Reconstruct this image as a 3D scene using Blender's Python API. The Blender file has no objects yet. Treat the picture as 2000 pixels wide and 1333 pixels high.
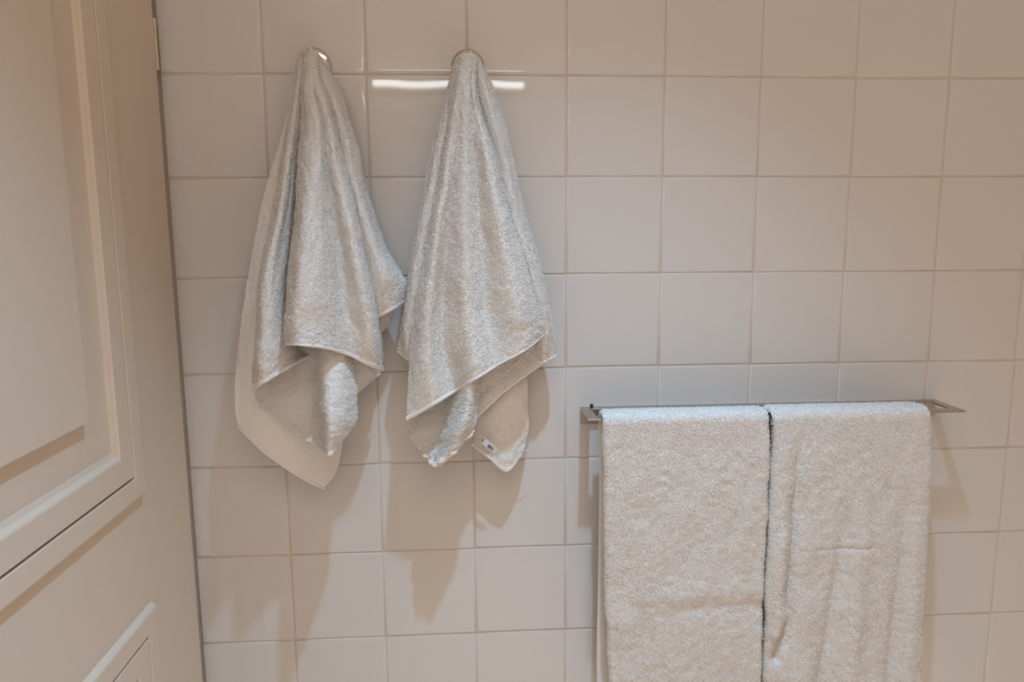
import bpy, math
import numpy as np
from mathutils import Matrix, Vector
rng = np.random.default_rng(7)
S = bpy.context.scene
COL = S.collection
# ---------------------------------------------------------------- camera
F_PX = 1457.9                                    # focal length in pixels of a 2000 px wide frame
ROT = np.array([[0.99813914, -0.06054973, -0.00720982],
                [-0.01616611, -0.14876017, -0.98874115],
                [0.05879547, 0.9870178, -0.14946221]])   # rows: right, down, forward
CAM = np.array([0.29441911, -1.16766858, -0.22777218])
cd = bpy.data.cameras.new('camera'); cam = bpy.data.objects.new('camera', cd); COL.objects.link(cam)
cd.sensor_width = 36; cd.lens = F_PX / 2000 * 36; cd.clip_start = .01
m = Matrix(((ROT[0][0], -ROT[1][0], -ROT[2][0], CAM[0]), (ROT[0][1], -ROT[1][1], -ROT[2][1], CAM[1]),
            (ROT[0][2], -ROT[1][2], -ROT[2][2], CAM[2]), (0, 0, 0, 1)))
cam.matrix_world = m
S.camera = cam
S.view_settings.view_transform = 'Standard'; S.view_settings.look = 'None'
S.view_settings.gamma = 1; S.view_settings.use_curve_mapping = False
S.view_settings.exposure = 0.1
# ---------------------------------------------------------------- world and room lights
w = bpy.data.worlds.new('world'); S.world = w; w.use_nodes = True
w.node_tree.nodes['Background'].inputs[0].default_value = (1, .8, .62, 1)
w.node_tree.nodes['Background'].inputs[1].default_value = 0.05
X0, X1, Y0, Z0, Z1 = -.19, 2.05, -2.15, -1.75, .95      # the room

def light(name, kind, loc, energy, color, **k):
    l = bpy.data.lights.new(name, kind); o = bpy.data.objects.new(name, l); COL.objects.link(o)
    l.energy = energy; l.color = color; o.location = loc
    for a, b in k.items(): setattr(l, a, b)
    return o
# recessed ceiling spot in front of the tiled wall
light('downlight_beam', 'SPOT', (.494, -.645, .922), 96.0, (.36, .67, 1.0), spot_size=math.radians(75), spot_blend=1.0, shadow_soft_size=.02)
# added broad warm fill light under the ceiling, no known lamp there
pl = light('added_fill_light', 'AREA', (.32, -1.62, .93), 7.3, (1, .88, .79), shape='RECTANGLE', size=1.3, size_y=.65)

# added helper spot further back: lights the floor, whose bounce fills the lower room
light('added_floor_bounce_spot', 'SPOT', (.95, -1.35, .922), 250, (1, .88, .79), spot_size=math.radians(56), spot_blend=.8, shadow_soft_size=.03)

# ---------------------------------------------------------------- materials
def mat(name, color, rough=.6, metal=0, spec=.5, build=None, sheen=0, coat=0):
    m = bpy.data.materials.new(name); m.use_nodes = True
    b = m.node_tree.nodes['Principled BSDF']
    b.inputs['Base Color'].default_value = (*color, 1); b.inputs['Roughness'].default_value = rough
    b.inputs['Metallic'].default_value = metal; b.inputs['Specular IOR Level'].default_value = spec
    b.inputs['Sheen Weight'].default_value = sheen; b.inputs['Coat Weight'].default_value = coat
    if build: build(m.node_tree, b)
    return m
def bumpy(scale, dist, detail=3, vary=None, stretch=None):
    def f(t, b):
        tc = t.nodes.new('ShaderNodeTexCoord'); mp = t.nodes.new('ShaderNodeMapping')
        t.links.new(tc.outputs['Object'], mp.inputs[0])
        if stretch: mp.inputs['Scale'].default_value = stretch
        n = t.nodes.new('ShaderNodeTexNoise'); n.inputs['Scale'].default_value = scale; n.inputs['Detail'].default_value = detail
        t.links.new(mp.outputs[0], n.inputs['Vector'])
        bp = t.nodes.new('ShaderNodeBump'); bp.inputs['Distance'].default_value = dist; bp.inputs['Strength'].default_value = 1
        t.links.new(n.outputs['Fac'], bp.inputs['Height']); t.links.new(bp.outputs[0], b.inputs['Normal'])
        if vary:
            r = t.nodes.new('ShaderNodeValToRGB'); r.color_ramp.elements[0].position = .3; r.color_ramp.elements[1].position = .7
            r.color_ramp.elements[0].color = (*vary[0], 1); r.color_ramp.elements[1].color = (*vary[1], 1)
            t.links.new(n.outputs['Fac'], r.inputs[0]); t.links.new(r.outputs[0], b.inputs['Base Color'])
    return f
M_TILE = mat('glazed_tile', (.735, .70, .665), .035, build=bumpy(9, .0003, 1))
M_GROUT = mat('cream_grout', (.68, .59, .50), .85, build=bumpy(400, .0003))
M_DOOR = mat('cream_paint', (.80, .67, .54), .38, build=bumpy(60, .0004, 4))
M_PAINT = mat('wall_paint', (.80, .72, .64), .7, build=bumpy(80, .0004))
M_CEIL = mat('ceiling_paint', (.82, .76, .69), .8, build=bumpy(80, .0004))
M_FLOOR = mat('floor_tile', (.74, .65, .56), .35, build=bumpy(6, .001))
M_STEEL = mat('brushed_steel', (.52, .47, .41), .30, 1, build=bumpy(90, .0003, 2, stretch=(.05, 1, 1)))
M_CHROME = mat('chrome', (.80, .76, .70), .08, 1, build=bumpy(20, .00005))
M_BRASS = mat('hinge_metal', (.70, .62, .47), .4, .3, build=bumpy(60, .0001))
M_DARK = mat('dark_screw', (.012, .01, .01), .5, build=bumpy(60, .0001))
M_CLOTH = mat('terry_cloth', (.95, .905, .85), .95, spec=.1, sheen=.1, build=bumpy(700, .0009, 4))
M_LOOP = mat('terry_loop', (.975, .935, .885), .95, spec=.1, build=bumpy(200, .0002))
M_HEM = mat('woven_hem', (.93, .89, .84), .85, spec=.15, build=bumpy(900, .0005, 2, stretch=(1, 1, .3)))
M_TAG = mat('satin_tag', (.74, .72, .69), .35, build=bumpy(500, .0001))
M_PRINT = mat('tag_print', (.16, .15, .14), .6, build=bumpy(500, .0001))
def emit(name, color, s):
    m = bpy.data.materials.new(name); m.use_nodes = True; b = m.node_tree.nodes['Principled BSDF']
    b.inputs['Emission Color'].default_value = (*color, 1); b.inputs['Emission Strength'].default_value = s
    n = m.node_tree.nodes.new('ShaderNodeTexNoise'); n.inputs['Scale'].default_value = 3
    m.node_tree.links.new(n.outputs['Fac'], b.inputs['Roughness']); return m
M_TUBE = emit('lit_diffuser', (.92, .97, 1), 14)
M_LED = emit('lit_led', (.80, .90, 1), 25)
M_PANEL = emit('lit_panel', (1, .8, .62), 1.2)

# ---------------------------------------------------------------- mesh helpers
def obj(name, me, mt=None, parent=None, loc=None, smooth=False):
    o = bpy.data.objects.new(name, me); COL.objects.link(o)
    if mt and not me.materials: me.materials.append(mt)
    if parent: o.parent = parent
    if loc is not None: o.location = loc
    if smooth: me.polygons.foreach_set('use_smooth', [True] * len(me.polygons))
    return o
def mesh(name, v, f):
    me = bpy.data.meshes.new(name); me.from_pydata([tuple(map(float, p)) for p in v], [], f); me.update(); return me
def empty(name, loc, label, cat, group=None):
    o = bpy.data.objects.new(name, None); COL.objects.link(o); o.location = loc; o.empty_display_size = .05
    o['label'] = label; o['category'] = cat
    if group: o['group'] = group
    return o
def fast_mesh(name, V, Q):
    me = bpy.data.meshes.new(name); V = np.asarray(V, np.float32); Q = np.asarray(Q, np.int32)
    me.vertices.add(len(V)); me.vertices.foreach_set('co', V.ravel())
    me.loops.add(Q.size); me.loops.foreach_set('vertex_index', Q.ravel())
    me.polygons.add(len(Q)); me.polygons.foreach_set('loop_start', np.arange(0, Q.size, 4, dtype=np.int32))
    me.update(calc_edges=True); me.validate()
    me.polygons.foreach_set('use_smooth', np.ones(len(me.polygons), bool)); return me
def box(x0, x1, y0, y1, z0, z1):
    v = [(x, y, z) for x in (x0, x1) for y in (y0, y1) for z in (z0, z1)]
    return v, [(0, 1, 3, 2), (4, 6, 7, 5), (0, 4, 5, 1), (2, 3, 7, 6), (0, 2, 6, 4), (1, 5, 7, 3)]
def join(*parts):
    V, F = [], []
    for v, f in parts:
        n = len(V); V += list(v); F += [tuple(i + n for i in q) for q in f]
    return V, F
def bevel(o, width, seg=2):
    b = o.modifiers.new('bevel', 'BEVEL'); b.width = width; b.segments = seg; b.limit_method = 'ANGLE'; b.angle_limit = math.radians(40)
    o.data.polygons.foreach_set('use_smooth', [True] * len(o.data.polygons))
    wn = o.modifiers.new('normals', 'WEIGHTED_NORMAL'); wn.keep_sharp = True
    return o
def struct(name, vf, mt, parent=None):
    o = obj(name, mesh(name, *vf), mt, parent)
    if parent is None: o['kind'] = 'structure'
    return o
def lathe(profile, seg, axis='y'):
    """profile: list of (radius, along). Revolved round the given axis, closed where the radius is 0."""
    V, F = [], []
    n = len(profile)
    for k in range(seg):
        a = 2 * math.pi * k / seg
        for r, t in profile:
            c, s = r * math.cos(a), r * math.sin(a)
            V.append((c, t, s) if axis == 'y' else (c, s, t))
    for k in range(seg):
        for i in range(n - 1):
            a, b = k * n + i, ((k + 1) % seg) * n + i
            F.append((a, a + 1, b + 1, b))
    return V, F

# ---------------------------------------------------------------- the room shell
wall = struct('wall_back', join(box(-.1487, X1, .0015, .12, Z0, Z1), box(X0 - .1, -.1487, .0048, .12, Z0, Z1)), M_GROUT)
struct('wall_left', box(X0 - .1, X0, Y0, .12, Z0, Z1), M_PAINT)
struct('wall_right', box(X1, X1 + .1, Y0, .12, Z0, Z1), M_PAINT)
struct('wall_front', box(X0 - .1, X1 + .1, Y0 - .1, Y0, Z0, Z1), M_PAINT)
struct('floor', box(X0 - .1, X1 + .1, Y0 - .1, .12, Z0 - .1, Z0), M_FLOOR)
struct('ceiling', box(X0 - .1, X1 + .1, Y0 - .1, .12, Z1, Z1 + .1), M_CEIL)

# one wall tile: cushion edged, shared by all
def tile_mesh():
    prof = [(.0738, .006), (.0738, .0014), (.0734, .0007), (.0727, .00035), (.0715, .00015), (.0700, .00005), (.0685, 0), (.0675, 0)]   # half size, y
    V, F = [], []
    for h, y in prof: V += [(-h, y, -h), (h, y, -h), (h, y, h), (-h, y, h)]
    for i in range(len(prof) - 1):
        for k in range(4):
            a, b = i * 4 + k, i * 4 + (k + 1) % 4
            F.append((a, b, b + 4, a + 4))
    n = (len(prof) - 1) * 4
    F.append((n, n + 1, n + 2, n + 3))
    me = mesh('tile', V, F); me.materials.append(M_TILE)
    me.polygons.foreach_set('use_smooth', [True] * len(F)); return me
TM = tile_mesh()
# how far each measured joint of the real wall strays from an even 150 mm grid (mm): (column, row) -> (dx, dz)
DEV = {(0, 1): (-1.5, -.2), (0, 4): (1.5, -1.5), (0, 5): (.4, -1.2), (0, 6): (.8, .3), (1, 0): (.2, 1.0), (1, 1): (-1.5, -.1), (1, 4): (-.6, 0), (1, 5): (-.7, -.8),
       (1, 6): (-.6, .6), (2, 5): (.6, .2), (2, 6): (-.1, .5), (3, 0): (-1, -.4), (3, 2): (-1.3, 1.4), (3, 3): (.3, 1.9), (3, 4): (-.1, .8), (3, 5): (.8, 1.2),
       (3, 6): (1.2, 1.1), (4, 2): (-.2, .9), (4, 3): (.4, 1.5), (5, 0): (.6, -.5), (5, 1): (-.8, -.5), (5, 2): (.8, .1), (5, 3): (1.2, 1.7), (6, 0): (.7, -1.3),
       (6, 1): (.6, -1.2), (6, 2): (-1.3, -.6), (6, 3): (-.4, .9), (7, 0): (.4, -1.9), (7, 1): (.5, -1.7), (7, 2): (0, -.6), (7, 3): (1.4, .1), (8, 2): (-1.5, -1.5),
       (8, 3): (1, .3), (8, 4): (1.6, 0), (8, 5): (.5, 0), (8, 6): (.2, .3)}
def dev(i, j): return np.array(DEV.get((i, j), (0, 0))) * .001
trng = np.random.default_rng(3)
for j in range(-6, 12):                               # tile (i, j) lies between joints i..i+1 and j..j+1
    for i in range(-1, 15):
        z = -(j + .5) * .15
        if z - .07 < Z0: continue
        if i > 11 or j > 10: 
            pass
        d = (dev(i, j) + dev(i + 1, j) + dev(i, j + 1) + dev(i + 1, j + 1)) / 4
        sx = (dev(i + 1, j)[0] + dev(i + 1, j + 1)[0] - dev(i, j)[0] - dev(i, j + 1)[0]) / 2 / .15
        o = bpy.data.objects.new('tile', TM); COL.objects.link(o); o.parent = wall
        o.location = ((i + .5) * .15 + d[0], 0, z + d[1]); o.scale = (1 + np.clip(sx, -.012, .012), 1, 1)
        t = trng.normal(0, .0022, 2)
        if (i, j) in ((1, 0), (2, 0)): t = np.array([.0, .0])
        o.rotation_euler = (t[0], 0, t[1])

# ---------------------------------------------------------------- panelled door on the left, at right angles to the tiles
DX = -.147                                            # its face
door = struct('door_1', box(DX - .038, DX, -.93, -.016, -1.735, .62), M_DOOR)
bevel(door, .0015)
def ring(o, i, steps):
    """mitred frame on the door face: o, i not used for size; steps = list of (inset y0,y1,z0,z1, level)"""
    V, F = [], []
    for (ya, yb, za, zb, h) in steps:
        V += [(DX + h, ya, za), (DX + h, yb, za), (DX + h, yb, zb), (DX + h, ya, zb)]
    for s in range(len(steps) - 1):
        for k in range(4):
            a, b = s * 4 + k, s * 4 + (k + 1) % 4
            F.append((a, b, b + 4, a + 4))
    return V, F
def inset(r, d, h, e=0): return (r[0] + d, r[1] - d, r[2] + d + e, r[3] - d - e, h)
def door_panel(ya, yb, za, zb):
    """ya < yb, za < zb: outer edge of the outer moulding"""
    r = (ya, yb, za, zb)
    w1 = .0265
    V, F = ring(0, 0, [inset(r, -.005, -.001), inset(r, -.005, .0005), inset(r, -.001, .0082), inset(r, .001, .009), inset(r, w1, .009), inset(r, w1 + .0008, .0075), inset(r, w1 + .0008, -.001)])
    struct('outer_moulding', (V, F), M_DOOR, door)
    w2, w3 = .0315, .064
    V, F = ring(0, 0, [inset(r, w2 - .0008, -.001), inset(r, w2 - .0008, .0075), inset(r, w2, .009), inset(r, w3 - .001, .009), inset(r, w3, .0078, .001), inset(r, w3 + .0008, .003, .004), inset(r, w3 + .002, .0004, .008), inset(r, w3 + .003, -.001, .009)])
    struct('inner_moulding', (V, F), M_DOOR, door)
    w4 = .1295
    V, F = ring(0, 0, [inset(r, w4, -.001), inset(r, w4, .009), inset(r, w4 + .0012, .010)])
    n = len(V) - 4; F.append((n, n + 1, n + 2, n + 3))
    struct('raised_panel', (V, F), M_DOOR, door)
door_panel(-.76, -.183, -.5725, .50)
door_panel(-.76, -.183, -1.56, -.7365)
hinge = obj('hinge', mesh('hinge', *lathe([(0, .0745), (.0025, .0745), (.0028, .0738), (.0028, .0730), (.0028, .0480), (.0025, .0475), (.0025, .0470), (.0028, .0465),
      (.0028, .0375), (.0028, .0372), (.0028, .0365), (.0028, .0362), (.0028, .003), (.0028, .002), (0, .002)], 14, 'z')), M_BRASS, door, (DX - .0010, -.0105, 0), True)
lf = obj('hinge_leaf', mesh('hinge_leaf', *box(-.0012, .0004, -.0045, .0, .003, .074)), M_BRASS, hinge); bevel(lf, .0003, 1)

# ---------------------------------------------------------------- lamps outside the view (seen only in reflections; the far spot is added)
def downlight(x, y, label):
    e = empty('downlight', (x, y, Z1), label, 'ceiling light')
    obj('trim_ring', mesh('trim_ring', *lathe([(.030, .012), (.034, -.001), (.044, -.004), (.047, 0)], 32, 'z')), M_CHROME, e, None, True)
    obj('lens', mesh('lens', *lathe([(0, .010), (.030, .010)], 32, 'z')), M_LED, e, None, True)
    return e
downlight(.494, -.645, 'small round recessed spot lamp in the ceiling before the tiled wall')
downlight(.95, -1.35, 'small round spot lamp body added for the floor bounce light')  # body for the added floor bounce spot, no known lamp here
def vanity():
    e = empty('mirror_light', (.228, Y0, .374), 'long white bar lamp on the wall facing the towels', 'wall light')
    bevel(obj('back_plate', mesh('back_plate', *box(-.33, .33, .001, .02, -.03, .03)), M_STEEL, e), .003)
    bevel(obj('diffuser', mesh('diffuser', *box(-.318, .318, .0205, .05, -.011, .011)), M_TUBE, e), .004)
vanity()
# ================================================================ towels
def at(u, v, d):
    """point of the photograph (2000x1333) at distance d in front of the tiles"""
    r = ROT.T @ np.array([(u - 1000) / F_PX, (v - 666.5) / F_PX, 1.0])
    return CAM + r * ((-d - CAM[1]) / r[1])
def catmull(P, n):
    """P: (k, ...) control rows -> n rows interpolated"""
    P = np.asarray(P, float); k = len(P)
    E = np.concatenate([[2 * P[0] - P[1]], P, [2 * P[-1] - P[-2]]])
    t = np.linspace(0, k - 1, n); i = np.minimum(t.astype(int), k - 2); f = (t - i).reshape(-1, *([1] * (P.ndim - 1)))
    a, b, c, d = E[i], E[i + 1], E[i + 2], E[i + 3]
    return .5 * (2 * b + (c - a) * f + (2 * a - 5 * b + 4 * c - d) * f ** 2 + (3 * b - a - 3 * c + d) * f ** 3)
def normals(G):
    du = np.gradient(G, axis=1); dv = np.gradient(G, axis=0)
    n = np.cross(du, dv); l = np.linalg.norm(n, axis=2, keepdims=True); n = n / np.maximum(l, 1e-9)
    return n
def smooth_noise(shape, cell, rg):
    nv, nu = shape; a = rg.normal(0, 1, (max(3, nv // cell + 3), max(3, nu // cell + 3)))
    return catmull(catmull(a, nv).T, nu).T
def nap(shape, cv, cu, rg):
    """finer noise with its own cell size down and across"""
    nv, nu = shape; a = rg.normal(0, 1, (max(3, nv // cv + 3), max(3, nu // cu + 3)))
    return catmull(catmull(a, nv).T, nu).T
def sheet_mesh(G, half, rnd=.08, amp=.0004):
    """solid cloth of half thickness around the grid G with rounded rims -> V, Q, outer grid, normals"""
    nv, nu = G.shape[:2]; N = normals(G)
    if N[..., 1].mean() > 0: N = -N
    u = np.linspace(-1, 1, nu)[None, :]; v = np.linspace(-1, 1, nv)[:, None]
    e = np.sqrt(np.clip((1 - np.abs(u) ** 40) * (1 - np.abs(v) ** 60), .02, 1))[..., None]
    rg = np.random.default_rng(nv * 7 + nu)
    fine = rg.normal(0, amp, (nv, nu, 1))
    A = G + N * (half * e + fine); B = G - N * (half * e)
    V = np.concatenate([A.reshape(-1, 3), B.reshape(-1, 3)]); n = nv * nu
    idx = np.arange(n).reshape(nv, nu)
    q = np.stack([idx[:-1, :-1], idx[1:, :-1], idx[1:, 1:], idx[:-1, 1:]], -1).reshape(-1, 4)
    Q = [q, q[:, ::-1] + n]
    rim = np.concatenate([idx[0, :], idx[1:, -1], idx[-1, -2::-1], idx[-2:0:-1, 0]]); r2 = np.roll(rim, -1)
    Q.append(np.stack([rim, r2, r2 + n, rim + n], -1))
    return V, np.concatenate(Q), A, N
class Pile:
    def __init__(s): s.V = []; s.Q = []; s.n = 0; s.LV = []; s.HV = []; s.HQ = []; s.hn = 0
    def add(s, V, Q): s.V.append(V); s.Q.append(Q + s.n); s.n += len(V)
    def addhem(s, V, Q): s.HV.append(V); s.HQ.append(Q + s.hn); s.hn += len(V)
    def loops(s, A, N, dens, hem_rows=0, size=1.0, skip=None):
        """scatter little terry loops over the outer grid A"""
        A2 = A[:len(A) - hem_rows] if hem_rows else A
        a = A2[:-1, :-1]; du = A2[:-1, 1:] - a; dv = A2[1:, :-1] - a
        area = np.linalg.norm(np.cross(du, dv), axis=2)
        cnt = rng.poisson(np.clip(area * dens * 1.9, 0, 8)); ii, jj = np.nonzero(cnt); rep = cnt[ii, jj]
        ii = np.repeat(ii, rep); jj = np.repeat(jj, rep); k = len(ii)
        fu, fv = rng.random((2, k, 1))
        p = a[ii, jj] + du[ii, jj] * fu + dv[ii, jj] * fv; n = N[ii, jj]
        g = rng.normal(0, 1, (k, 3)); g[:, 2] -= .5
        t = g - n * (g * n).sum(1, keepdims=True); t /= np.linalg.norm(t, axis=1, keepdims=True)
        b = np.cross(n, t)
        L = rng.uniform(.0009, .0019, (k, 1)) * size; H = rng.uniform(.0004, .0011, (k, 1)) * size; W = rng.uniform(.00028, .00045, (k, 1)) * size
        sw = rng.normal(0, .0005, (k, 1)) * size
        pts = [p - n * .0004, p + t * L * .2 + n * H * .9 + b * sw, p + t * L * .65 + n * H, p + t * L - n * .0001 - b * sw]
        V = np.stack([x for q_ in pts for x in (q_ - b * W, q_ + b * W)], 1)     # k,8,3
        s.LV.append(V)
    def build(s, parent, hem=True):
        V = np.concatenate(s.V) - np.array(parent.location); me = fast_mesh('cloth', V, np.concatenate(s.Q))
        obj('cloth', me, M_CLOTH, parent)
        if s.HV:
            me = fast_mesh('hem', np.concatenate(s.HV) - np.array(parent.location), np.concatenate(s.HQ)); obj('hem', me, M_HEM, parent)
        if s.LV:
            L = np.concatenate(s.LV); k = len(L)
            base = (np.arange(k) * 8)[:, None, None]; q = np.array([[0, 1, 3, 2], [2, 3, 5, 4], [4, 5, 7, 6]])[None]
            me = fast_mesh('terry_loops', L.reshape(-1, 3) - np.array(parent.location), (base + q).reshape(-1, 4))
            o = obj('terry_loops', me, M_LOOP, parent); o['kind'] = 'stuff'; print('loops', k)
def flap(pile, rows, nv=200, nu=110, half=.0018, hem=False, dens=230000, wob=.0012, ripple=0, size=1.0):
    """rows: control rows of (px, py, depth)"""
    C = np.array([[at(*c) for c in r] for r in rows])
    G = catmull(C, nv)                                       # along the hang
    G = catmull(G.transpose(1, 0, 2), nu).transpose(1, 0, 2) # across
    rg = np.random.default_rng(int(abs(rows[0][0][0]) * 3 + len(rows)))
    G = G + normals(G) * (smooth_noise((nv, nu), 28, rg) * wob * .6 + smooth_noise((nv, nu), 12, rg) * wob * .25 + (nap((nv, nu), 5, 7, rg) * .00028 if nv > 150 and dens > 1e5 else 0))[..., None]
    hr = 0
    if hem:
        hl = np.linalg.norm(G[-1] - G[-12], axis=1).mean() / 11; hr = max(3, int(.0062 / max(hl, 1e-4)))
        if ripple:
            u = np.linspace(0, 1, nu); vv = np.linspace(0, 1, hr * 2)[:, None]
            N = normals(G)[-hr * 2:]; sg = -np.sign(N[..., 1].mean())
            G[-hr * 2:] += sg * N * (ripple * vv * np.sin(u * ripple * 0 + u * 2 * math.pi * 6 + vv * 3))[..., None]
    V, Q, A, N = sheet_mesh(G, half)
    pile.add(V, Q)
    if hem:
        GH = G[-hr:].copy(); NH = N[-hr:]; prof = np.sin(np.linspace(0, math.pi, hr))[:, None, None] ** .5
        d = (GH[-1] - GH[0]); d /= np.maximum(np.linalg.norm(d, axis=1, keepdims=True), 1e-9)
        GH = GH + d[None] * .0008
        nvh, nuh = GH.shape[:2]
        rib = (np.sin(np.linspace(0, nuh * 2.2, nuh)) * .00022)[None, :, None]
        st = (np.exp(-((np.arange(nvh) - 1.5) / 1.0) ** 2)[:, None] * (np.sin(np.arange(nuh) * 1.25) > 0)[None, :] * .0007)[..., None]
        A_ = GH + NH * (half + .0004 + .0003 * prof + rib + st); B_ = GH - NH * (half + .0006)
        n = nvh * nuh; idx = np.arange(n).reshape(nvh, nuh)
        q = np.stack([idx[:-1, :-1], idx[1:, :-1], idx[1:, 1:], idx[:-1, 1:]], -1).reshape(-1, 4)
        rim = np.concatenate([idx[0, :], idx[1:, -1], idx[-1, -2::-1], idx[-2:0:-1, 0]]); r2 = np.roll(rim, -1)
        pile.addhem(np.concatenate([A_.reshape(-1, 3), B_.reshape(-1, 3)]), np.concatenate([q, q[:, ::-1] + n, np.stack([rim, r2, r2 + n, rim + n], -1)]))
    if dens: pile.loops(A, N, dens, hr, size)

# ---------------- hooks
def hook(u, v, label):
    c = at(u, v, .014)
    e = empty('towel_hook', (c[0], 0, c[2]), label, 'hook')
    obj('wall_disc', mesh('wall_disc', *lathe([(.0235, -.0006), (.0248, -.0022), (.0248, -.0095), (.0238, -.0120), (.0205, -.0136), (.0150, -.0148), (.0070, -.0154), (0, -.0156)], 48)), M_CHROME, e, None, True)
    obj('peg', mesh('peg', *lathe([(.0045, -.0150), (.0045, -.034), (.0075, -.0365), (.0088, -.040), (.0080, -.0435), (.0045, -.046), (0, -.0465)], 24)), M_CHROME, e, None, True)
    return c
hook(612, 125, 'round chrome wall hook holding the left towel')
hook(914, 128, 'round chrome wall hook holding the towel nearer the rail')

# ---------------- left hanging towel
c = at(600, 100, .05)
t1 = empty('hand_towel', tuple(c), 'white terry towel hanging from the left hook, nearest the panelled door', 'towel', 'towels hanging from the two hooks')
P1 = Pile()
flap(P1, [[(580, 112, .030), (593, 104, .038), (604, 104, .038), (612, 112, .03)],
          [(557, 240, .040), (585, 240, .055), (615, 240, .055), (650, 240, .03)],
          [(514, 390, .050), (550, 390, .070), (600, 390, .070), (680, 390, .03)],
          [(486, 544, .062), (520, 550, .085), (590, 550, .080), (700, 560, .03)],
          [(463, 700, .075), (500, 690, .095), (590, 690, .080), (690, 690, .033)],
          [(459, 795, .080), (520, 800, .085), (600, 830, .065), (664, 900, .035)],
          [(465, 834, .078), (522, 889, .075), (585, 932, .055), (633, 955, .038)]], hem=True, dens=90000, size=.6)
flap(P1, [[(590, 560, .060), (640, 560, .060), (690, 560, .05), (735, 570, .04)],
          [(600, 680, .060), (650, 680, .065), (700, 680, .06), (748, 680, .042)],
          [(620, 790, .060), (668, 795, .060), (706, 759, .05), (743, 730, .042)]], nv=100, hem=True, dens=90000, size=.6)
flap(P1, [[(705, 560, .035), (725, 560, .040), (745, 560, .035)],
          [(715, 600, .035), (740, 600, .042), (767, 600, .035)],
          [(725, 655, .035), (745, 648, .038), (765, 624, .033)]], nv=50, nu=50, hem=True, dens=0)
flap(P1, [[(510, 600, .080), (560, 600, .085), (590, 600, .090), (614, 600, .090), (634, 600, .110), (660, 600, .110), (688, 600, .08)],
          [(500, 700, .092), (550, 700, .090), (588, 700, .090), (614, 700, .100), (634, 700, .128), (664, 700, .122), (690, 705, .09)],
          [(498, 776, .096), (550, 780, .092), (598, 785, .090), (620, 785, .104), (638, 782, .150), (668, 780, .140), (697, 778, .10)],
          [(538, 812, .098), (580, 825, .096), (606, 832, .098), (626, 833, .118), (642, 832, .160), (668, 830, .148), (695, 822, .11)],
          [(598, 858, .106), (612, 868, .110), (624, 876, .118), (634, 882, .134), (642, 889, .156), (648, 885, .154), (656, 874, .142)]], hem=True, dens=230000, size=.85)
flap(P1, [[(583, 112, .042), (588, 106, .048), (592, 103, .048), (599, 103, .042)],
          [(562, 240, .055), (571, 240, .074), (580, 240, .070), (594, 240, .052)],
          [(535, 400, .074), (548, 400, .103), (563, 400, .092), (585, 400, .066)],
          [(507, 540, .098), (520, 540, .134), (544, 540, .122), (569, 540, .080)],
          [(501, 650, .108), (513, 650, .148), (542, 650, .136), (575, 650, .090)],
          [(496, 715, .114), (510, 712, .152), (541, 700, .140), (590, 688, .092)],
          [(494, 760, .120), (512, 750, .152), (543, 731, .142), (607, 694, .094)]], hem=True, dens=230000)
flap(P1, [[(608, 108, .040), (615, 103, .046), (621, 108, .035)],
          [(622, 165, .050), (640, 163, .058), (656, 162, .040)],
          [(640, 230, .055), (662, 230, .068), (680, 232, .045)],
          [(655, 300, .060), (680, 300, .074), (700, 302, .045)],
          [(672, 380, .065), (699, 380, .084), (718, 380, .045)],
          [(690, 470, .070), (724, 470, .090), (748, 472, .045)],
          [(700, 560, .068), (748, 540, .090), (784, 535, .048)],
          [(704, 606, .066), (750, 580, .084), (795, 556, .050)],
          [(712, 634, .062), (752, 612, .076), (795, 587, .050)]], hem=True, dens=230000)
flap(P1, [[(592, 100, .044), (598, 94, .054), (604, 92, .058), (610, 95, .058), (615, 102, .053), (619, 110, .043)],
          [(587, 165, .055), (596, 165, .075), (606, 165, .080), (614, 165, .076), (623, 165, .074), (632, 165, .055)],
          [(588, 240, .068), (602, 240, .092), (618, 240, .098), (630, 240, .084), (644, 240, .087), (654, 240, .060)],
          [(583, 320, .090), (600, 320, .120), (620, 320, .122), (638, 320, .098), (658, 320, .106), (676, 320, .065)],
          [(579, 400, .102), (596, 400, .140), (622, 400, .138), (648, 400, .106), (676, 400, .115), (698, 400, .068)],
          [(571, 480, .116), (590, 480, .158), (625, 480, .150), (660, 480, .110), (692, 480, .122), (711, 480, .075)],
          [(562, 570, .128), (582, 570, .170), (626, 570, .158), (670, 570, .112), (710, 570, .124), (728, 570, .082)],
          [(556, 640, .142), (580, 640, .177), (630, 642, .158), (682, 648, .115), (724, 655, .118), (742, 656, .070)],
          [(559, 673, .152), (588, 675, .180), (636, 681, .158), (682, 695, .118), (726, 716, .102), (749, 725, .055)]], nv=320, nu=200, hem=True)
P1.build(t1)

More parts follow.
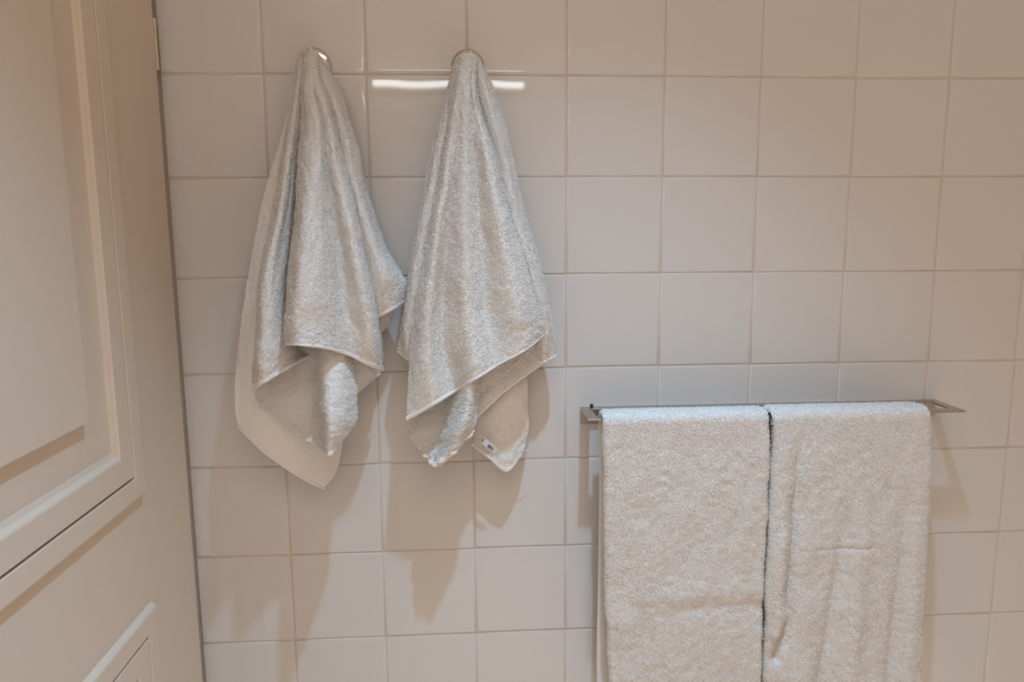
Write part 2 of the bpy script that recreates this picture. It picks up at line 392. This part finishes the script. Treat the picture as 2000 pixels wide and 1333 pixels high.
# ---------------- second hanging towel
c = at(912, 100, .05)
t2 = empty('hand_towel', tuple(c), 'white terry towel with a care tag hanging from the hook nearer the rail', 'towel', 'towels hanging from the two hooks')
P2 = Pile()
flap(P2, [[(890, 122, .035), (898, 112, .043), (906, 110, .043)],
          [(870, 199, .046), (878, 200, .060), (890, 200, .06)],
          [(844, 300, .052), (855, 300, .070), (875, 300, .066)],
          [(824, 400, .058), (836, 400, .076), (860, 400, .068)],
          [(808, 480, .058), (820, 480, .080), (845, 480, .068)],
          [(796, 560, .060), (808, 560, .080), (835, 560, .068)],
          [(784, 640, .060), (797, 640, .076), (825, 640, .068)],
          [(777, 686, .055), (800, 705, .066), (830, 724, .062)]], hem=True)
flap(P2, [[(925, 640, .060), (990, 620, .062), (1061, 600, .052)],
          [(925, 720, .065), (1000, 690, .062), (1063, 660, .052)],
          [(922, 826, .066), (965, 792, .063), (1010, 742, .060), (1063, 708, .050)][0:1] + [(990, 762, .063), (1063, 708, .050)]], hem=True, dens=90000, size=.6)
flap(P2, [[(925, 112, .045), (933, 114, .046), (940, 124, .035)],
          [(928, 160, .050), (944, 158, .056), (957, 160, .040)],
          [(945, 240, .055), (967, 240, .064), (985, 242, .045)],
          [(968, 330, .060), (988, 330, .069), (1005, 332, .045)],
          [(990, 420, .060), (1008, 420, .073), (1026, 420, .045)],
          [(1015, 510, .065), (1035, 510, .075), (1051, 508, .045)],
          [(1035, 590, .065), (1056, 590, .074), (1071, 590, .045)],
          [(1042, 650, .060), (1066, 650, .068), (1082, 650, .045)],
          [(1048, 714, .050), (1066, 706, .057), (1085, 695, .045)]], hem=True)
flap(P2, [[(935, 690, .040), (965, 690, .042), (1000, 690, .040), (1028, 690, .030)],
          [(935, 780, .040), (970, 780, .044), (1005, 780, .040), (1031, 780, .028)],
          [(927, 835, .040), (960, 845, .042), (1000, 850, .038), (1031, 850, .026)],
          [(920, 868, .040), (955, 895, .042), (990, 921, .043), (1020, 886, .034)]], hem=True, dens=90000, size=.6)
flap(P2, [[(800, 755, .058), (840, 745, .060), (870, 735, .062), (895, 733, .078), (918, 730, .106), (936, 725, .085)],
          [(795, 815, .058), (835, 812, .060), (868, 805, .062), (893, 797, .088), (914, 790, .114), (933, 775, .090)],
          [(796, 845, .060), (833, 862, .062), (858, 856, .066), (880, 848, .098), (900, 842, .118), (930, 812, .094)],
          [(820, 878, .066), (836, 896, .074), (848, 911, .088), (858, 908, .100), (886, 884, .112), (922, 842, .094)]], hem=True, ripple=.0035, dens=200000)
flap(P2, [[(894, 116, .044), (903, 108, .053), (909, 105, .057), (915, 105, .058), (922, 106, .058), (928, 110, .053), (933, 117, .043)],
          [(885, 150, .053), (893, 150, .068), (901, 150, .076), (911, 150, .077), (918, 150, .070), (925, 150, .070), (931, 150, .053)],
          [(878, 210, .058), (887, 210, .080), (898, 210, .086), (911, 210, .090), (922, 210, .078), (930, 210, .080), (936, 210, .056)],
          [(863, 300, .062), (876, 300, .091), (890, 300, .088), (909, 300, .096), (928, 300, .084), (952, 300, .098), (967, 300, .060)],
          [(845, 400, .066), (860, 400, .098), (880, 400, .086), (908, 400, .102), (936, 400, .086), (970, 400, .104), (992, 400, .066)],
          [(827, 500, .070), (846, 500, .103), (868, 500, .084), (907, 500, .107), (944, 500, .088), (992, 500, .108), (1028, 500, .066)],
          [(809, 590, .074), (835, 590, .105), (866, 590, .082), (910, 590, .110), (950, 590, .090), (1008, 590, .110), (1052, 585, .066)],
          [(801, 700, .080), (834, 692, .107), (870, 684, .083), (918, 670, .113), (960, 655, .096), (1016, 637, .108), (1063, 622, .067)],
          [(795, 822, .088), (845, 793, .107), (890, 765, .088), (928, 742, .116), (966, 718, .102), (1018, 688, .104), (1067, 651, .067)]], nv=320, nu=200, hem=True, size=1.1)
P2.build(t2)
# care tag on the lower right flap, its long side along the hem
def tag_part():
    a, b = at(938, 864, .0575), at(966, 888, .0575); up = at(943, 857, .0575) - a
    nrm = np.array([0, -1, 0]); V = []
    n = 7
    for k in range(n):
        p = a + (b - a) * k / (n - 1); lift = .0025 * math.sin(math.pi * k / (n - 1)) 
        for q_, e in ((p, 0), (p + up * 1.5, .0006)):
            for s in (0, .0005): V.append(q_ + nrm * (lift + e + s))
    F = []
    for k in range(n - 1):
        o_ = k * 4
        F += [(o_ + 1, o_ + 5, o_ + 7, o_ + 3), (o_, o_ + 2, o_ + 6, o_ + 4), (o_, o_ + 4, o_ + 5, o_ + 1), (o_ + 2, o_ + 3, o_ + 7, o_ + 6)]
    F += [(0, 1, 3, 2), (n * 4 - 4, n * 4 - 2, n * 4 - 1, n * 4 - 3)]
    L0 = np.array(t2.location)
    tg = obj('care_tag', mesh('care_tag', np.array(V) - L0, F), M_TAG, t2); tg['label'] = 'small satin care tag'
    parts = []
    for f0, f1, g0, g1 in ((.04, .09, .25, 1.2), (.42, .62, .35, 1.05), (.68, .74, .3, 1.1)):
        p = [a + (b - a) * f + up * g + nrm * (.0009 + .0025 * math.sin(math.pi * f) + .0003) for f, g in ((f0, g0), (f1, g0), (f1, g1), (f0, g1))]
        q_ = [x + nrm * .0002 for x in p]; parts.append(([*p, *q_], [(4, 5, 6, 7), (0, 3, 2, 1), (0, 1, 5, 4), (1, 2, 6, 5), (2, 3, 7, 6), (3, 0, 4, 7)]))
    V2, F2 = join(*parts)
    obj('printed_mark', mesh('printed_mark', np.array(V2) - L0, F2), M_PRINT, tg)
tag_part()
def tube(pts, r, seg=6):
    pts = np.asarray(pts, float); V, F = [], []
    T = np.gradient(pts, axis=0)
    for p, t in zip(pts, T):
        t = t / np.linalg.norm(t); a = np.cross(t, (0, 1, .01)); a /= np.linalg.norm(a); b = np.cross(t, a)
        for k in range(seg): V.append(p + r * (a * math.cos(2 * math.pi * k / seg) + b * math.sin(2 * math.pi * k / seg)))
    for i in range(len(pts) - 1):
        for k in range(seg): F.append((i * seg + k, i * seg + (k + 1) % seg, (i + 1) * seg + (k + 1) % seg, (i + 1) * seg + k))
    return V, F
th = catmull([at(1023, 880, .04), at(1030, 880, .038), (at(1035, 876, .038)), at(1040, 867, .04)], 16)
v_, f_ = tube(th, .0005); obj('loose_thread', mesh('loose_thread', np.array(v_) - np.array(t2.location), f_), M_HEM, t2, None, True)

v_, f_ = tube(catmull([at(632, 848, .139), at(632, 844, .141), at(633, 841, .142)], 6), .0006)
o_ = obj('lint_thread', mesh('lint_thread', np.array(v_) - np.array(t1.location), f_), M_DARK, t1, None, True); o_['label'] = 'tiny dark thread'

# ---------------------------------------------------------------- towel rail
RZ = -.5140
rail = empty('towel_rail', (.4734, 0, RZ), 'flat brushed steel towel rail with a slotted shelf under two folded towels', 'towel rail')
RL, RD, RT = .5935, .0805, .0025
def rail_plate():
    # flat ring: outer rectangle minus long slot
    o4 = [(0, -.0), (RL, -.0), (RL, -RD), (0, -RD)]
    s4 = [(.0155, -.0165), (RL - .0155, -.0165), (RL - .0155, -RD + .0195), (.0155, -RD + .0195)]
    V = [(x, y, 0) for x, y in o4] + [(x, y, 0) for x, y in s4] + [(x, y, -RT) for x, y in o4] + [(x, y, -RT) for x, y in s4]
    F = []
    for k in range(4):
        n = (k + 1) % 4
        F += [(k, k + 4, n + 4, n), (k + 8, n + 8, n + 12, k + 12), (k, n, n + 8, k + 8), (k + 4, k + 12, n + 12, n + 4)]
    return V, F
bevel(obj('shelf_plate', mesh('shelf_plate', *rail_plate()), M_STEEL, rail), .0006)
bevel(obj('wall_flange', mesh('wall_flange', *box(0, RL, -.0028, -.0002, -.0275, -RT)), M_STEEL, rail), .0004)
sc = obj('mounting_screw', mesh('mounting_screw', *lathe([(.0026, -.0004), (.0026, -.0022), (.0018, -.0032), (0, -.0034)], 16)), M_DARK, rail, (.0186, 0, .0022), True)

# ---------------------------------------------------------------- folded bath towels over the rail
def bath_towel(label, left, right, back_left, back_right, ztop, folds, zend, zback, seed, off=0.0):
    """left / right: lists of (px, py) down the front edges"""
    YF, YB = -.0905 - off, -.052
    Lp = np.array([at(u, v, -YF + .006)[[0, 2]] for u, v in left]); Rp = np.array([at(u, v, -YF + .006)[[0, 2]] for u, v in right])
    H = .0045
    e = empty('bath_towel', ((Lp[0][0] + Rp[0][0]) / 2, YF, ztop), label, 'towel', 'folded towels on the rail')
    pl_ = Pile(); nu = 190
    # path: front bottom -> front top -> arch over the rail -> back bottom
    r = .0105
    pts = [(YF, z) for z in np.linspace(zend, ztop - .012, 250)]
    pts += [(YF + r - r * math.cos(a), ztop - .012 + r * math.sin(a)) for a in np.linspace(.1, math.pi / 2, 9)]
    pts += [(y, ztop - .0015 + .0012 * math.sin((y - YF) * 80)) for y in np.linspace(YF + r + .003, YB - r, 12)]
    pts += [(YB - r + r * math.sin(a), ztop - .012 + r * math.cos(a)) for a in np.linspace(.15, math.pi / 2, 8)]
    nback = 60
    pts += [(YB, z) for z in np.linspace(ztop - .016, zback, nback)]
    pts = np.array(pts); nv = len(pts)
    u = np.linspace(0, 1, nu)[None, :]
    zz = pts[:, 1][:, None]
    xl = np.interp(-pts[:, 1], -Lp[:, 1], Lp[:, 0])[:, None]; xr = np.interp(-pts[:, 1], -Rp[:, 1], Rp[:, 0])[:, None]
    isb = np.zeros((nv, 1)); isb[-nback - 8:] = 1; isb[-nback - 20:-nback - 8, 0] = np.linspace(0, 1, 12)
    xl = xl * (1 - isb) + back_left * isb; xr = xr * (1 - isb) + back_right * isb
    G = np.zeros((nv, nu, 3)); G[..., 0] = xl + (xr - xl) * u; G[..., 1] = pts[:, 0][:, None]; G[..., 2] = zz
    rg = np.random.default_rng(seed)
    front = np.zeros((nv, 1)); front[:250] = 1
    drop = np.clip((ztop - zz) / .45, 0, 1.2)
    hang = front * np.clip((ztop - .015 - zz) / .05, 0, 1)
    y = np.zeros((nv, nu))
    for (x0, z0_, x1, z1_, wd, amp) in folds:                # ridge (+) or valley (-) along a line in the front face
        dx, dz = x1 - x0, z1_ - z0_; L2 = dx * dx + dz * dz
        t = ((G[..., 0] - x0) * dx + (zz - z0_) * dz) / L2
        dist = np.hypot(G[..., 0] - x0 - np.clip(t, 0, 1) * dx, zz - z0_ - np.clip(t, 0, 1) * dz)
        y += amp * np.exp(-(dist / wd) ** 2) * np.clip(t * 1.5 + .25, 0, 1)
    y += (smooth_noise((nv, nu), 30, rg) * .0010 + smooth_noise((nv, nu), 14, rg) * .0004 + nap((nv, nu), 4, 8, rg) * .00042)
    G[..., 1] -= y * hang + (1 - front) * smooth_noise((nv, nu), 20, rg) * .0006
    # wavering side edges
    wv = smooth_noise((nv, 2), 12, rg) * .0007
    G[..., 0] += wv[:, :1] * (1 - u) + wv[:, 1:] * u
    V, Q, A, N = sheet_mesh(G, H)
    # bring normals outward (front faces the room, back faces the wall)
    pl_.add(V, Q)
    pl_.loops(A[:250 + 34], N[:250 + 34], 300000, 0, 1.15)
    # the rounded side rims carry loops too
    for c0, c1, s in ((0, 3, -1), (nu - 4, nu - 1, 1)):
        Ab = A[:250, c0:c1 + 1].copy(); Nb = N[:250, c0:c1 + 1].copy(); Nb[..., 0] += s * 1.2; Nb /= np.linalg.norm(Nb, axis=2, keepdims=True)
        for dep in (0, .004, .008): A3 = Ab.copy(); A3[..., 1] += dep; pl_.loops(A3, Nb, 500000, 0, 1.0)
    pl_.build(e)
    return e
ZT = RZ + .0066
def fp(u, v): return at(u, v, .097)[[0, 2]]
def fold(u0, v0, u1, v1, wd, amp): a, b = fp(u0, v0), fp(u1, v1); return (a[0], a[1], b[0], b[1], wd, amp)
bath_towel('white terry towel folded over the left half of the rail',
           [(1180, 805), (1181, 900), (1182, 1051), (1184, 1185), (1192, 1333), (1200, 1450)],
           [(1504, 820), (1504, 918), (1499, 1029), (1493, 1140), (1491, 1229), (1488, 1333), (1484, 1450)],
           .4955, .7465, ZT,
           [fold(1240, 1180, 1350, 1160, .016, .0022), fold(1350, 1160, 1490, 1156, .016, .0022), fold(1290, 1198, 1400, 1186, .015, -.0022), fold(1400, 1186, 1490, 1186, .015, -.0022),
            fold(1262, 1400, 1255, 1190, .016, -.003), fold(1222, 1400, 1222, 1215, .014, .0025), fold(1340, 930, 1330, 1333, .05, .002), fold(1200, 860, 1205, 1180, .02, .001)], -1.06, -.99, 11)
bath_towel('white terry towel folded over the right half of the rail',
           [(1512, 805), (1514, 850), (1510, 918), (1505, 1029), (1499, 1140), (1497, 1229), (1494, 1333), (1490, 1450)],
           [(1820, 800), (1821, 918), (1817, 1007), (1812, 1096), (1807, 1185), (1801, 1333), (1796, 1450)],
           .7505, .992, ZT + .001,
           [fold(1562, 860, 1540, 1190, .007, -.009), fold(1535, 860, 1515, 1240, .009, .006), fold(1545, 1200, 1515, 1290, .009, -.014), fold(1520, 1340, 1512, 1400, .01, -.008),
            fold(1580, 1000, 1565, 1400, .016, .006), fold(1655, 1000, 1590, 1400, .011, -.008), fold(1690, 980, 1650, 1400, .016, .007),
            fold(1775, 960, 1730, 1400, .012, -.008), fold(1795, 930, 1770, 1400, .012, .005), fold(1560, 1076, 1705, 1070, .004, -.0022)], -1.06, -1.0, 12, .001)
